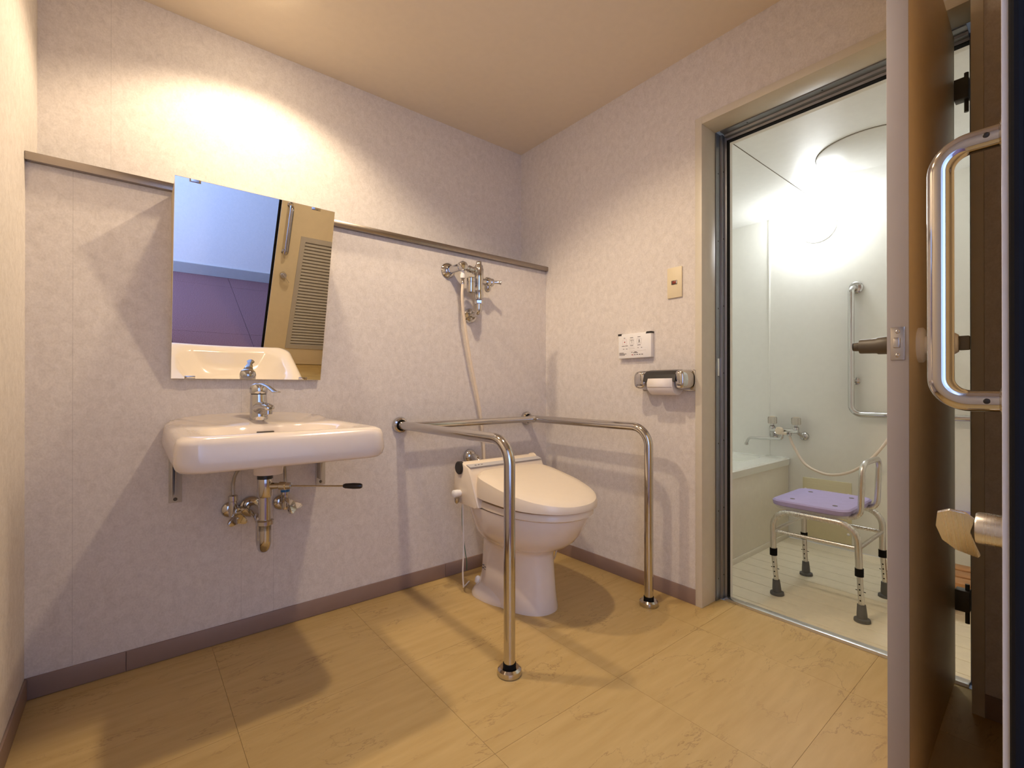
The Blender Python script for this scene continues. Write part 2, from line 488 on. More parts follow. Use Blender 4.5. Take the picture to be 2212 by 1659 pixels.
# aluminium frame of the bathroom unit
fr = thing('aluminium_door_frame', (.13, -1.25, 0), 'grey aluminium frame with screw holes lining the bathroom doorway', 'door frame')
def jamb_profile(y, s):
    return [(.095, y, 0), (.095, y - .004 * s, 0), (.128, y - .004 * s, 0), (.130, y - .012 * s, 0), (.148, y - .012 * s, 0), (.150, y - .020 * s, 0), (.172, y - .020 * s, 0), (.172, y, 0)]
mk('jamb', prism([V(*q) for q in jamb_profile(-.882, 1)], (0, 0, DZ)), 'alu_dark', fr)
mk('jamb', prism([V(*q) for q in jamb_profile(-1.626, -1)], (0, 0, DZ)), 'alu_dark', fr)
mk('head', prism([V(x, -1.606, DZ + (y + .882)) for x, y, z in jamb_profile(-.882, 1)], (0, .704, 0)), 'alu_dark', fr)
mk('gasket', box((.150, -.9045, 0), (.1715, -.9022, DZ - .02)), 'rubber', fr)
mk('gasket', box((.150, -1.606, DZ - .0225), (.1715, -.902, DZ - .0202)), 'rubber', fr)
for z in [0.085 + .27 * k for k in range(7)]:
    mk('screw', dome((.112, -.886, z), (0, -1, 0), .0032, .0012, 10, 3), 'black', fr)
    mk('screw', dome((.139, -.894, z + .012), (0, -1, 0), .0032, .0012, 10, 3), 'black', fr)
for y in (-1.0, -1.25, -1.5):
    mk('screw', dome((.112, y, DZ - .004), (0, 0, -1), .0032, .0012, 10, 3), 'black', fr)
mk('strike_plate', box((.104, -.8875, .895), (.130, -.8858, .965), .0006), 'steel', fr)
sill = struct('trim_3', box((.126, -1.606, -.09), (.150, -.902, .010), .002), 'alu', 'bright aluminium threshold between vinyl floor and bathroom floor', 'threshold', True)
mk('rail', box((.1525, -1.606, -.09), (.172, -.902, .004), .002), 'alu', sill)

# ================================================================== BATHROOM BEYOND THE DOORWAY
BY0, BY1 = -1.66, .05
struct('wall_bath_far', box((XB, BY0 - .05, ZB), (XB + .05, BY1 + .05, HB)), 'ubwall', 'cream panel wall at the far side of the bathroom', 'wall')
struct('wall_bath_left', box((.172, BY1, ZB), (XB, BY1 + .05, HB)), 'ubwall', 'cream panel wall behind the bathtub', 'wall')
struct('wall_bath_right', box((.172, BY0 - .05, ZB), (XB, BY0, HB)), 'ubwall', 'cream panel wall at the right of the bathroom', 'wall')
bm = bmesh.new()
add_box(bm, (.1725, -.90, ZB), (.20, BY1, HB)); add_box(bm, (.1725, BY0, ZB), (.20, -1.607, HB)); add_box(bm, (.1725, -1.607, DZ - .019), (.20, -.90, HB))
struct('wall_bath_near', bm, 'ubwall', 'cream panel wall around the inside of the bathroom doorway', 'wall')
uc = struct('ceiling', box((.172, BY0 - .05, HB), (XB + .05, BY1 + .05, HB + .05)), 'ubceil', 'pale bathroom ceiling panel with a round hatch', 'ceiling')
mk('joint', box((.20, -.834, HB - .0012), (XB, -.831, HB)), 'ubgap', uc, False)
bm = lathe((.88, -1.21, HB), (0, 0, -1), [(.216, -.002), (.216, .004), (.210, .006), (.02, .006)], 64)
mk('hatch_cover', bm, 'ubceil', uc)
mk('hatch_gap', lathe((.88, -1.21, HB), (0, 0, -1), [(.219, -.001), (.219, .0012), (.2165, .0012), (.2165, -.001)], 64), 'ubgap', uc)
# vertical joint bead on the far wall
struct('trim_4', box((XB - .004, -.535, ZB), (XB, -.527, HB - .002), .001), 'ubwall', 'thin vertical joint bead on the far bathroom wall', 'trim', True)
fb = struct('floor', box((.172, BY0, ZB - .03), (XB, BY1, ZB - .003)), 'ubgap', 'beige board-pattern floor of the bathroom', 'floor')
x = .172; k = 0
while x < XB - .01:
    x1 = min(x + .106, XB)
    mk('plank', box((x + .0016, BY0, ZB - .003), (x1 - .0016, -.6405, ZB), .0012, 1), 'ubplank', fb, False)
    x = x1
# bathtub
tb = thing('bathtub', (.83, -.30, ZB), 'pale bathtub with thick rim and beige side panel behind the door frame', 'bathtub')
zt = .415
bm = bmesh.new()
cx, cy = .83, -.295
o0 = ring_rr(cx, cy, zt - .045, .201, XB - .002, -.652, BY1 - .001, (.012, .005))
o1 = ring_rr(cx, cy, zt - .008, .201, XB - .002, -.656, BY1 - .001, (.012, .005))
o2 = ring_rr(cx, cy, zt, .207, XB - .008, -.648, BY1 - .006, (.012, .005))
i0 = ring_rr(cx, cy, zt - .002, .30, XB - .09, -.535, BY1 - .06, (.07, .07))
i1 = ring_rr(cx, cy, zt - .015, .31, XB - .10, -.525, BY1 - .07, (.07, .07))
i2 = ring_rr(cx, cy, ZB + .10, .37, XB - .15, -.49, BY1 - .10, (.10, .10))
i3 = ring_rr(cx, cy, ZB + .06, .44, XB - .22, -.43, BY1 - .16, (.10, .10))
add_loft(bm, [o0, o1, o2, i0, i1, i2, i3], True, True)
mk('tub', bm, 'tub', tb)
mk('side_panel', box((.201, -.645, ZB), (XB - .006, -.638, zt - .045), .001), 'apron', tb)
mk('panel_foot', box((.201, -.650, ZB), (XB - .006, -.645, ZB + .03), .001), 'apron', tb)

# access hatch on the far wall
ha = thing('access_panel', (XB, -.848, -.05), 'cream inspection panel with four screws low on bathroom wall', 'access panel')
mk('plate', box((XB - .006, -.972, -.05), (XB, -.724, .305), .002), 'hatch', ha)
mk('raised_field', box((XB - .008, -.945, -.022), (XB - .006, -.751, .277), .001), 'hatch', ha)
for yy in (-.957, -.739):
    for zz in (.01, .235):
        mk('screw', dome((XB - .006, yy, zz), (-1, 0, 0), .008, .005, 14, 4), 'white', ha)

# globe lamp on the far wall
lp = thing('bath_wall_lamp', (XB, -.805, 1.71), 'round white globe lamp glowing high on bathroom wall', 'lamp')
mk('base_ring', lathe((XB, -.805, 1.81), (-1, 0, 0), [(.098, 0), (.098, .012), (.092, .018)], 40), 'white', lp)
mk('globe', dome((XB - .016, -.805, 1.81), (-1, 0, 0), .092, .085, 40, 10, .045), 'globe', lp)

# L-shaped grab bar on the far wall
gb = thing('grab_bar', (XB, -1.0, .70), 'chrome L-shaped grab bar on the far bathroom wall', 'grab bar')
xo = XB - .055
mk('bar', tube([(XB, -.995, 1.412), (xo, -.985, 1.405), (xo, -.985, .70), (xo, -1.55, .70), (XB, -1.55, .70)], .0155, .05, 20), 'chrome', gb)
for (yy, zz) in ((-.995, 1.412), (-1.55, .70)):
    mk('flange', lathe((XB, yy, zz), (-1, 0, 0), [(.034, 0), (.034, .008), (.027, .016), (.018, .018)], 28), 'chrome', gb)
mk('bracket', tube([(XB, -.995, .885), (xo, -.985, .885)], .009), 'chrome', gb)
mk('flange', lathe((XB, -.995, .885), (-1, 0, 0), [(.020, 0), (.020, .006), (.012, .010)], 20), 'chrome', gb)

# two-handle shower mixer
fm = thing('bath_mixer_tap', (XB, -.645, .48), 'chrome two-handle bath mixer with clear knobs and swivel spout', 'tap')
xm = XB - .075; zm = .585
for yy, zz in ((-.558, .545), (-.732, .552)):
    mk('flange', dome((XB, yy, zz), (-1, 0, 0), .026, .02, 24, 6), 'chrome', fm)
    s = 1 if yy > -.65 else -1
    mk('inlet', tube([(XB, yy, zz), (XB - .03, yy, zz), (xm, yy - s * .018, zm), (xm, yy - s * .045, zm)], .0105, .015, 14), 'chrome', fm)
mk('body', tube([(xm, -.570, zm), (xm, -.725, zm)], .014, 0, 18), 'chrome', fm)
for yy in (-.578, -.712):
    mk('knob_stem', lathe((xm, yy, zm + .008), (0, 0, 1), [(.017, 0), (.017, .016), (.010, .020), (.010, .034)], 18), 'chrome', fm)
    prof = []
    b_ = bmesh.new()
    rings = []
    for (rr, zz) in ((.023, .0), (.026, .006), (.026, .036), (.022, .042)):
        rings.append([V(xm + math.cos(2 * PI * q / 32) * rr * (1 + .07 * math.cos(8 * 2 * PI * q / 32)), yy + math.sin(2 * PI * q / 32) * rr * (1 + .07 * math.cos(8 * 2 * PI * q / 32)), zm + .040 + zz) for q in range(32)])
    add_loft(b_, rings)
    kn = mk('knob', b_, 'knobclear', fm)
    mk('cap', lathe((xm, yy, zm + .083), (0, 0, 1), [(.015, 0), (.015, .002), (.002, .003)], 18), 'hose', kn)
mk('diverter_body', tube([(xm, -.632, zm), (xm - .03, -.632, zm)], .014, 0, 16), 'chrome', fm)
dv = mk('diverter', lathe((xm - .028, -.632, zm), (-1, 0, 0), [(.023, 0), (.024, .012), (.020, .020), (.002, .021)], 24), 'hose', fm)
mk('pointer', box((xm - .047, -.675, zm - .022), (xm - .034, -.645, zm - .006), .003), 'hose', dv)
mk('spout', tube([(xm - .012, -.640, zm - .01), (xm - .012, -.640, zm - .052), (xm - .012, -.44, zm - .060), (xm - .012, -.425, zm - .095)], .0085, .022, 14), 'chrome', fm)
mk('spout_nozzle', lathe((xm - .012, -.425, zm - .093), (0, 0, -1), [(.011, 0), (.011, .012), (.008, .014)], 16), 'chrome', fm)
mk('hose_outlet', lathe((xm, -.675, zm - .006), (0, 0, -1), [(.012, 0), (.012, .022), (.009, .026)], 16), 'chrome', fm)
hz = smooth_path([(xm, -.675, zm - .03), (xm - .01, -.70, .50), (xm - .03, -.765, .405), (xm - .05, -.85, .365), (xm - .06, -.93, .362), (xm - .06, -1.02, .40), (xm - .05, -1.10, .48), (xm - .03, -1.17, .60), (xm - .01, -1.22, .76), (xm, -1.26, .95), (xm + .01, -1.28, 1.10)], 8)
sh = thing('shower_hose', (xm, -.95, .36), 'pale pink shower hose looping down from the bath mixer', 'hose')
mk('hose', tube(hz, .0075, 0, 12), 'hose_p', sh)

hd = thing('hand_shower', (XB, -1.28, 1.08), 'white hand shower hooked on the bathroom wall behind the door edge', 'shower head')
mk('wall_hook', box((XB - .03, -1.305, 1.09), (XB, -1.255, 1.135), .006), 'white', hd)
mk('hook_ring', tube([(xm + .02, -1.28, 1.085), (xm + .012, -1.28, 1.14)], .017, 0, 18), 'white', hd)
mk('hook_arm', tube([(XB - .02, -1.28, 1.112), (xm + .016, -1.28, 1.112)], .009, 0, 12), 'white', hd)
mk('grip', tube(smooth_path([(xm + .01, -1.28, 1.09), (xm + .008, -1.28, 1.18), (xm - .01, -1.28, 1.26), (xm - .03, -1.28, 1.30)], 6), [.011] * 6 + [.012] * 6 + [.013] * 7, 0, 16), 'white', hd)
mk('spray_face', lathe((xm - .02, -1.28, 1.305), (-.8, 0, -.6), [(.012, -.012), (.030, 0), (.034, .012), (.032, .016), (.004, .018)], 28), 'white', hd)

# shower stool: aluminium frame, lilac seat
st = thing('shower_stool', (.70, -1.09, ZB), 'shower stool with lilac foam seat, aluminium legs and side handle', 'stool')
for x, xs in ((.565, 1), (.865, -1)):
    pts = [(x - xs * .030, -.924, .105), (x - xs * .032, -.922, .298), (x - xs * .032, -1.238, .298), (x - xs * .018, -1.241, .105)]
    mk('leg_frame', tube(pts, .0125, .07, 18), 'brushed', st)
    for (yy, dy, ox) in ((-.924, -1.0, .030), (-1.241, -.9, .018)):
        a = V(x - xs * ox, yy, .115); b_ = V(x - xs * .022, yy + dy * .012, ZB + .02)
        d_ = (b_ - a)
        lg = mk('leg', tube([a, b_], .0105, 0, 16), 'brushed', st)
        c0 = a + d_ * .0
        mk('collar', tube([a + V(0, 0, .012), a - V(0, 0, .02)], .0150, 0, 16), 'rubber', lg)
        for f in (.28, .40, .52, .64):
            q = a + d_ * f
            mk('hole', lathe(q + V(-.0095, 0, 0), (-1, 0, 0), [(.003, 0), (.003, .0012)], 10), 'rubber', lg)
        q = a + d_ * .45
        mk('clip_pin', tube([q + V(0, -.017, 0), q + V(0, .017, .003)], .0015, 0, 8), 'rubber', lg)
        e0 = a + d_ * .74; e1 = V(b_.x, b_.y, ZB)
        mk('rubber_foot', lathe(e0, (e1 - e0), [(.0145, 0), (.0175, .035), (.0180, (e1 - e0).length - .014), (.0275, (e1 - e0).length - .011), (.0285, (e1 - e0).length), (.01, (e1 - e0).length)], 22), 'grey_rub', lg)
zs = .205
mk('stretcher', tube([(.535, -.922, zs), (.545, -1.239, zs)], .008, 0, 12), 'brushed', st)
mk('stretcher', tube([(.893, -.922, zs), (.886, -1.239, zs)], .008, 0, 12), 'brushed', st)
mk('stretcher', tube([(.535, -.922, zs), (.893, -.922, zs)], .008, 0, 12), 'brushed', st)
mk('stretcher', tube([(.545, -1.239, zs), (.886, -1.239, zs)], .008, 0, 12), 'brushed', st)
mk('handle', tube([(.60, -1.06, .311), (.60, -1.232, .311), (.585, -1.242, .54), (.83, -1.242, .54), (.835, -1.232, .311), (.835, -1.06, .311)], .0115, .045, 18), 'brushed', st)
rr = lambda z, e: ring_rr(.725, -1.055, z, .535 + e, .915 - e, -1.205 + e, -.905 - e, (.045, .045), 80)
bm = bmesh.new(); add_loft(bm, [rr(.319, .010), rr(.322, .003), rr(.340, .0), rr(.346, .006)])
se = mk('seat', bm, 'lilac', st)
bm = bmesh.new()
add_loft(bm, [rr(.309, .012), rr(.3195, .008)]); mk('seat_base', bm, 'white', st)
for q in ((.61, -.975), (.83, -.975), (.61, -1.14), (.83, -1.14)):
    mk('hole', lathe((q[0], q[1], .3458), (0, 0, 1), [(.010, 0), (.010, .0008)], 14), 'dark', se)

# small furniture glimpsed through the hinge gap
ct = thing('wash_counter', (XB - .09, -1.50, .21), 'lavender wash counter glimpsed through the hinge gap of the bathroom door', 'counter')
mk('top', box((XB - .20, -1.655, .215), (XB - .002, -1.36, .245), .01), 'lilac', ct)
mk('apron', box((XB - .16, -1.655, ZB + .001), (XB - .14, -1.38, .215), .003), 'ubwall', ct)
wsb = thing('bath_bench', (1.02, -1.55, ZB), 'low brown wooden bath bench glimpsed through the hinge gap', 'bench')
for xx in (.92, 1.02, 1.12):
    mk('slat', box((xx - .04, -1.65, .035), (xx + .04, -1.40, .060), .004), 'wood', wsb)
mk('end_board', box((.885, -1.63, ZB), (1.155, -1.605, .035), .004), 'wood', wsb)
mk('end_board', box((.885, -1.45, ZB), (1.155, -1.425, .035), .004), 'wood', wsb)

# ================================================================== BATHROOM DOOR LEAF (swung into the room)
hx, hy, ex, ey = .118, -1.578, -.553, -1.601
dv_ = V(ex - hx, ey - hy, 0); LEAF = dv_.length; t_ = dv_.normalized(); nrm = V(t_.y, -t_.x, 0)     # nrm points to +y side
if nrm.y < 0: nrm = -nrm
TH = .032
def leafpt(s, n, z):          # s along the leaf from the hinge, n through the thickness (0 = camera side)
    return V(hx, hy, z) + t_ * s + nrm * n
ld = thing('door_2', tuple(leafpt(LEAF / 2, 0, .012)), 'beige bathroom door leaf standing open into the room', 'door')
ld['kind'] = 'structure'
def leafbox(s0, s1, n0, n1, z0, z1, bev=0.0):
    return prism([leafpt(s0, n0, z0), leafpt(s1, n0, z0), leafpt(s1, n1, z0), leafpt(s0, n1, z0)], (0, 0, z1 - z0), bev)
mk('panel', leafbox(.0, LEAF - .003, 0, TH, .012, 1.848, .0008), 'bathdoor', ld)
mk('edge_strip', leafbox(LEAF - .003, LEAF, -.0008, TH + .0008, .012, 1.848, .0006), 'bathedge', ld)
lt = mk('latch_plate', leafbox(LEAF, LEAF + .0012, .005, TH - .005, .903, .967, .0005), 'steel', ld)
mk('latch_bolt', leafbox(LEAF + .001, LEAF + .009, .011, .022, .926, .946, .002), 'chrome', lt)
for z in (.912, .958):
    mk('screw', dome(leafpt(LEAF + .0012, TH / 2, z), t_, .004, .0015, 12, 3), 'steel', lt)
# lever on the far side, cream knob with thumb-turn on the near side
sl = LEAF - .062
kb = mk('lever_handle', lathe(leafpt(sl, TH, .937), nrm, [(.027, 0), (.027, .005), (.0185, .007), (.0180, .026), (.0160, .029), (.0150, .056), (.0145, .058), (.0095, .0585), (.0090, .068), (.003, .069)], 28), 'dark', ld)
mk('button', lathe(leafpt(sl, TH, .937), nrm, [(.0085, .0685), (.0085, .070), (.002, .0705)], 20), 'black', kb)
sk = LEAF - .110
mk('rose', lathe(leafpt(sk, 0, .937), -nrm, [(.036, 0), (.036, .007), (.032, .010), (.022, .011)], 36), 'ivory_w', ld)
kn = mk('knob', lathe(leafpt(sk, 0, .937), -nrm, [(.018, .008), (.020, .03), (.021, .055), (.017, .060), (.004, .061)], 28), 'ivory_w', ld)
mk('thumb_turn', box(tuple(leafpt(sk, -.070, .923) - V(.006, .006, 0)), tuple(leafpt(sk, -.070, .951) + V(.006, .012, 0)), .002), 'dark', kn)
for z in (1.660, .222):
    hg = mk('hinge', box((.095, -1.610, z), (.128, -1.580, z + .058), .001), 'dark', ld)
    mk('pin', tube([(.112, -1.604, z - .035), (.112, -1.604, z + .075)], .005, 0, 12), 'dark', hg)

# ================================================================== SLIDING ENTRANCE DOOR
sd = thing('door_1', (-.50, -1.778, .005), 'beige sliding entrance door with louver, tube handle and black edge gasket', 'door')
sd['kind'] = 'structure'
DX0, DX1, DYa, DYb = -.986, -.02, -1.795, -1.760
LX0, LX1, LZ0, LZ1 = -.838, -.25, .150, .945
bm = bmesh.new()
add_box(bm, (DX0, DYa, .006), (LX0, DYb, 2.05)); add_box(bm, (LX1, DYa, .006), (DX1, DYb, 2.05))
add_box(bm, (LX0, DYa, .006), (LX1, DYb, LZ0)); add_box(bm, (LX0, DYa, LZ1), (LX1, DYb, 2.05))
mk('panel', bm, 'slide', sd, False)
mk('edge_strip', box((DX0 - .0015, -1.7655, .006), (DX0, DYb, 2.05), .0005), 'slide_edge', sd)
gk = mk('gasket', box((DX0 - .006, DYa + .002, .006), (DX0, -1.7657, 2.05), .001), 'rubber', sd)
mk('lip', tube([(DX0 - .010, -1.772, .006), (DX0 - .010, -1.772, 2.05)], .0055, 0, 10), 'rubber', gk)
mk('lip', tube([(DX0 - .007, -1.786, .006), (DX0 - .007, -1.786, 2.05)], .006, 0, 10), 'rubber', gk)
# louver
bm = bmesh.new()
f_ = .030
add_box(bm, (LX0 - .012, DYb, LZ0 - .012), (LX0 + f_ - .012, DYb + .006, LZ1 + .012)); add_box(bm, (LX1 - f_ + .012, DYb, LZ0 - .012), (LX1 + .012, DYb + .006, LZ1 + .012))
add_box(bm, (LX0 + f_ - .012, DYb, LZ0 - .012), (LX1 - f_ + .012, DYb + .006, LZ0 + f_ - .012)); add_box(bm, (LX0 + f_ - .012, DYb, LZ1 - f_ + .012), (LX1 - f_ + .012, DYb + .006, LZ1 + .012))
lf = mk('louver_frame', bm, 'louver', sd, False)
pitch = .0225
n_sl = int((LZ1 - LZ0 - .03) / pitch)
slat_me = None
for k in range(n_sl + 1):
    z = LZ0 + .012 + k * pitch
    if slat_me is None:
        o = mk('slat', prism([V(LX0 + .001, DYb + .004, -.004), V(LX0 + .001, DYb + .0045, .001), V(LX0 + .001, DYb - .004, .010), V(LX0 + .001, DYb - .028, .024), V(LX0 + .001, DYb - .030, .020), V(LX0 + .001, DYb - .006, .005)], (LX1 - LX0 - .002, 0, 0)), 'louver', lf, True)
        slat_me = o.data
    else:
        o = bpy.data.objects.new('slat', slat_me); COL.objects.link(o); o.parent = lf
    o.location = (0, 0, z)
# tube handle
zh0, zh1 = .834, 1.139
hb = mk('pull_handle', tube([(-.938, DYb, zh1), (-.938, -1.704, zh1), (-.938, -1.704, zh0), (-.938, DYb, zh0)], .0125, .040, 28, 12), 'steel', sd)
for z in (zh0, zh1):
    mk('flange', lathe((-.938, DYb, z), (0, 1, 0), [(.018, 0), (.018, .003), (.013, .005)], 24), 'steel', hb)
    mk('screw', dome((-.9503, -1.745, z), (-1, 0, 0), .0032, .0008, 12, 3), 'black', hb)
lk = mk('lock_cylinder', lathe((-.928, DYb, .683), (0, 1, 0), [(.0185, 0), (.0185, .024), (.0175, .026), (.008, .0262)], 36), 'brushed', sd)
du = V(.64, 0, -.77)
def lp_(u, y): return V(-.928, 0, .683) + du * u + V(0, y, 0)
poly = [(-.012, -1.7335), (-.022, -1.726), (-.024, -1.712), (-.016, -1.7005), (.010, -1.6965), (.036, -1.700), (.052, -1.712), (.060, -1.731), (.056, -1.7335), (.014, -1.7265)]
mk('thumb_lever', prism([lp_(u, y) for u, y in poly], (.0025, 0, .0021), .0006), 'brushed', sd)

# ================================================================== CORRIDOR seen in the mirror
cf = struct('floor', box((-4.6, YC, -.03), (1.6, -1.92, -.004)), 'rubber', 'wine-purple carpet tiles of the corridor seen in the mirror', 'floor')
cx_ = [-4.6] + [-3.996 + .5 * k for k in range(12)]; cy_ = [YC, -3.23, -2.23, -1.92]
for i in range(len(cx_) - 1):
    for j in range(3):
        mk('carpet_tile', box((cx_[i] + .0015, cy_[j] + .0015, -.004), (cx_[i + 1] - .0015, cy_[j + 1] - .0015, 0)), 'carpet', cf, False)
struct('wall_corridor_far', box((-4.6, YC - .08, 0), (1.6, YC, 2.3)), 'cpaper', 'pale corridor wall seen in the mirror', 'wall')
struct('baseboard_corridor', box((-4.6, YC, 0), (1.6, YC + .012, .098), .002), 'base_grey', 'grey baseboard of the corridor wall seen in the mirror', 'baseboard')
bm = bmesh.new()      # corridor side of the building left of the room, with a window
add_box(bm, (-4.6, -1.97, 0), (-W - .12, -1.93, .88)); add_box(bm, (-4.6, -1.97, 2.02), (-W - .12, -1.93, 2.3))
add_box(bm, (-4.6, -1.97, .88), (-3.72, -1.93, 2.02)); add_box(bm, (-2.18, -1.97, .88), (-W - .12, -1.93, 2.02))
struct('wall_corridor_near', bm, 'cpaper', 'corridor wall with the daylight window', 'wall')
bm = bmesh.new(); add_box(bm, (-W - .12, -1.97, OZ), (1.6, -1.93, 2.3)); add_box(bm, (OX1, -1.97, 0), (1.6, -1.93, OZ))
struct('wall_corridor_near', bm, 'cpaper', 'corridor side of the front wall', 'wall')
struct('wall_corridor_left', box((-4.68, YC - .08, 0), (-4.6, -1.93, 2.3)), 'cpaper', 'end wall of the corridor on the left', 'wall')
struct('wall_corridor_right', box((1.6, YC - .08, 0), (1.68, -1.93, 2.3)), 'cpaper', 'end wall of the corridor on the right', 'wall')
struct('ceiling', box((-4.68, YC - .08, 2.3), (1.68, -1.92, 2.36)), 'ceil', 'corridor ceiling', 'ceiling')
wn = thing('window_1', (-2.95, -1.95, .88), 'corridor window letting in blue daylight', 'window'); wn['kind'] = 'structure'
bm = bmesh.new()
for lo, hi in (((-3.72, -1.965, .88), (-3.68, -1.935, 2.02)), ((-2.22, -1.965, .88), (-2.18, -1.935, 2.02)), ((-3.68, -1.965, .88), (-2.22, -1.935, .92)), ((-3.68, -1.965, 1.98), (-2.22, -1.935, 2.02)), ((-2.97, -1.965, .92), (-2.93, -1.935, 1.98))): add_box(bm, lo, hi)
mk('window_frame', bm, 'alu', wn, False)
mk('pane', box((-3.68, -1.951, .92), (-2.97, -1.947, 1.98)), 'glass', wn, False)
mk('pane', box((-2.93, -1.951, .92), (-2.22, -1.947, 1.98)), 'glass', wn, False)

# ================================================================== DOWNLIGHTS
def downlight(x, y, label, power):
    d = thing('downlight', (x, y, H - .012), label, 'lamp', 'ceiling downlights')
    mk('trim_ring', lathe((x, y, H), (0, 0, -1), [(.064, -.002), (.064, .003), (.056, .006), (.050, .004), (.050, -.002)], 40), 'white', d)
    mk('lens', dome((x, y, H + .001), (0, 0, -1), .049, .020, 32, 6), 'lens', d)
    s = bpy.data.lights.new('downlight_beam', 'SPOT')
    s.energy = power; s.color = WARM; s.spot_size = R(142); s.spot_blend = 0.42; s.shadow_soft_size = 0.032
    so = bpy.data.objects.new('downlight_beam', s); so.parent = d; so.location = (0, 0, -.014)
    COL.objects.link(so)
downlight(L1[0], L1[1], 'recessed warm ceiling downlight just above the washbasin mirror', P_DOWN)
downlight(L2[0], L2[1], 'recessed warm ceiling downlight over the middle of the room', P_DOWN * .92)

# ================================================================== TILTED MIRROR
mi = thing('wall_mirror', (-1.391, 0, .877), 'rectangular mirror tilted forward above the washbasin', 'mirror')
MX0, MX1 = -1.616, -1.166
upv = V(0, -.16, .578).normalized(); mn = V(0, -upv.z, upv.y)      # normal toward the room
if mn.y > 0: mn = -mn
B0 = V(MX0, -.02, .877); T0 = V(MX0, -.18, 1.455)
mk('body', prism([V(MX0 + .002, 0, .879), V(MX0 + .002, -.0125, .879), V(MX0 + .002, -.1725, 1.453), V(MX0 + .002, 0, 1.453)], (MX1 - MX0 - .004, 0, 0)), 'mirror_body', mi, False)
gl = mk('glass', prism([B0, T0, T0 - mn * .005, B0 - mn * .005], (MX1 - MX0, 0, 0), .0008), 'mirror', mi, False)
Lm = (T0 - B0).length
for (xx, s) in ((-1.567, Lm), (-1.228, Lm), (-1.567, 0), (-1.228, 0)):
    e = .009 if s else -.009
    c = V(xx, 0, 0) + V(0, B0.y, B0.z) + upv * s
    pts = [c + V(-.014, 0, 0) + mn * .0004, c + V(.014, 0, 0) + mn * .0004, c + V(.014, 0, 0) - upv * e + mn * .0004, c + V(-.014, 0, 0) - upv * e + mn * .0004]
    mk('clip', prism(pts, mn * .0022, .0004), 'chrome', mi)

# ================================================================== WASHBASIN
wbz = .737
sk_ = thing('washbasin', (-1.39, -.28, .585), 'wide ivory wall-hung washbasin below the tilted mirror', 'washbasin')
X0, X1, Y0, Y1 = -1.638, -1.141, -.575, -.001
cx, cy = -1.39, -.33
def lift(ring, amp=.026):
    out = []
    for p in ring:
        s = max(0, min(1, (p.y + .085) / .07)); s = s * s * (3 - 2 * s)
        q = max(0, 1 - abs((p.x + 1.39) / .26) ** 3)
        out.append(V(p.x, p.y, p.z + amp * s * q))
    return out
rg = lambda z, e, f=.055, bow=.0: ring_rr(cx, cy, z, X0 + e, X1 - e, Y0 + e, Y1, (f, .012), 224, bow)
bm = bmesh.new()
rings = [
    ring_rr(-1.39, -.26, .590, -1.43, -1.35, -.30, -.22, (.039, .039), 224),
    ring_rr(-1.39, -.26, .640, -1.434, -1.346, -.304, -.216, (.042, .042), 224),
    ring_rr(cx, cy, .660, -1.55, -1.23, -.46, -.10, (.10, .08), 224),
    rg(.661, .030), rg(.654, .022), rg(.655, .010), rg(.662, .004), rg(.680, .0), rg(.718, .003, .055, .008),
    lift(rg(.731, .008, .055, .01)), lift(rg(.737, .020, .055, .012)), lift(rg(.7375, .032, .055, .012)),
    ring_rr(-1.388, -.345, .735, -1.580, -1.196, -.515, -.205, (.085, .14), 224, .012),
    ring_rr(-1.388, -.345, .728, -1.572, -1.204, -.505, -.215, (.085, .14), 224, .012),
    ring_rr(-1.388, -.345, .690, -1.550, -1.226, -.480, -.225, (.085, .12), 224),
    ring_rr(-1.388, -.325, .655, -1.500, -1.276, -.430, -.225, (.085, .10), 224),
    ring_rr(-1.39, -.28, .645, -1.42, -1.36, -.31, -.25, (.029, .029), 224),
]
add_loft(bm, rings, True, True)
basin = mk('basin', bm, 'ceramic', sk_, True, 60)
mk('overflow_slot', box((-1.414, -.2245, .7035), (-1.366, -.2155, .7150), .0015), 'dark', basin)
mk('drain_ring', lathe((-1.39, -.28, .6452), (0, 0, 1), [(.024, 0), (.024, .002), (.018, .002), (.004, .001)], 24), 'chrome', basin)
for xx in (-1.603, -1.16):
    br = mk('bracket', box((xx - .017, -.004, .486), (xx + .017, 0, .66), .001), 'bracket', sk_)
    s = .0
    pl = [V(xx - .002, -.003, .645), V(xx - .002, -.003, .512)] + [V(xx - .002, -.012 - .11 * (1 - math.cos(a)) , .512 + .125 * math.sin(a)) for a in [PI / 2 * q / 8 for q in range(9)]] + [V(xx - .002, -.122, .648)]
    mk('gusset', prism(pl, (.004, 0, 0)), 'bracket', br)
    mk('flange_strip', box((xx - .013, -.045, .512), (xx - .009, -.003, .65), .0008), 'bracket', br)
    mk('screw', dome((xx, -.004, .497), (0, -1, 0), .0055, .003, 14, 4), 'dark', br)

# faucet
fc = thing('faucet', (-1.388, -.113, .739), 'chrome single-lever faucet standing on the washbasin deck', 'faucet')
fx, fy, fz = -1.388, -.113, .7385
bm = bmesh.new()
rings = []
for z, r_, oy in ((0, .0265, 0), (.004, .027, 0), (.03, .0265, 0), (.06, .0255, .002), (.088, .024, .003)):
    rings.append([V(fx + math.cos(2 * PI * k / 32) * r_, fy + oy + math.sin(2 * PI * k / 32) * r_, fz + z) for k in range(32)])
add_loft(bm, rings); mk('body', bm, 'chrome', fc)
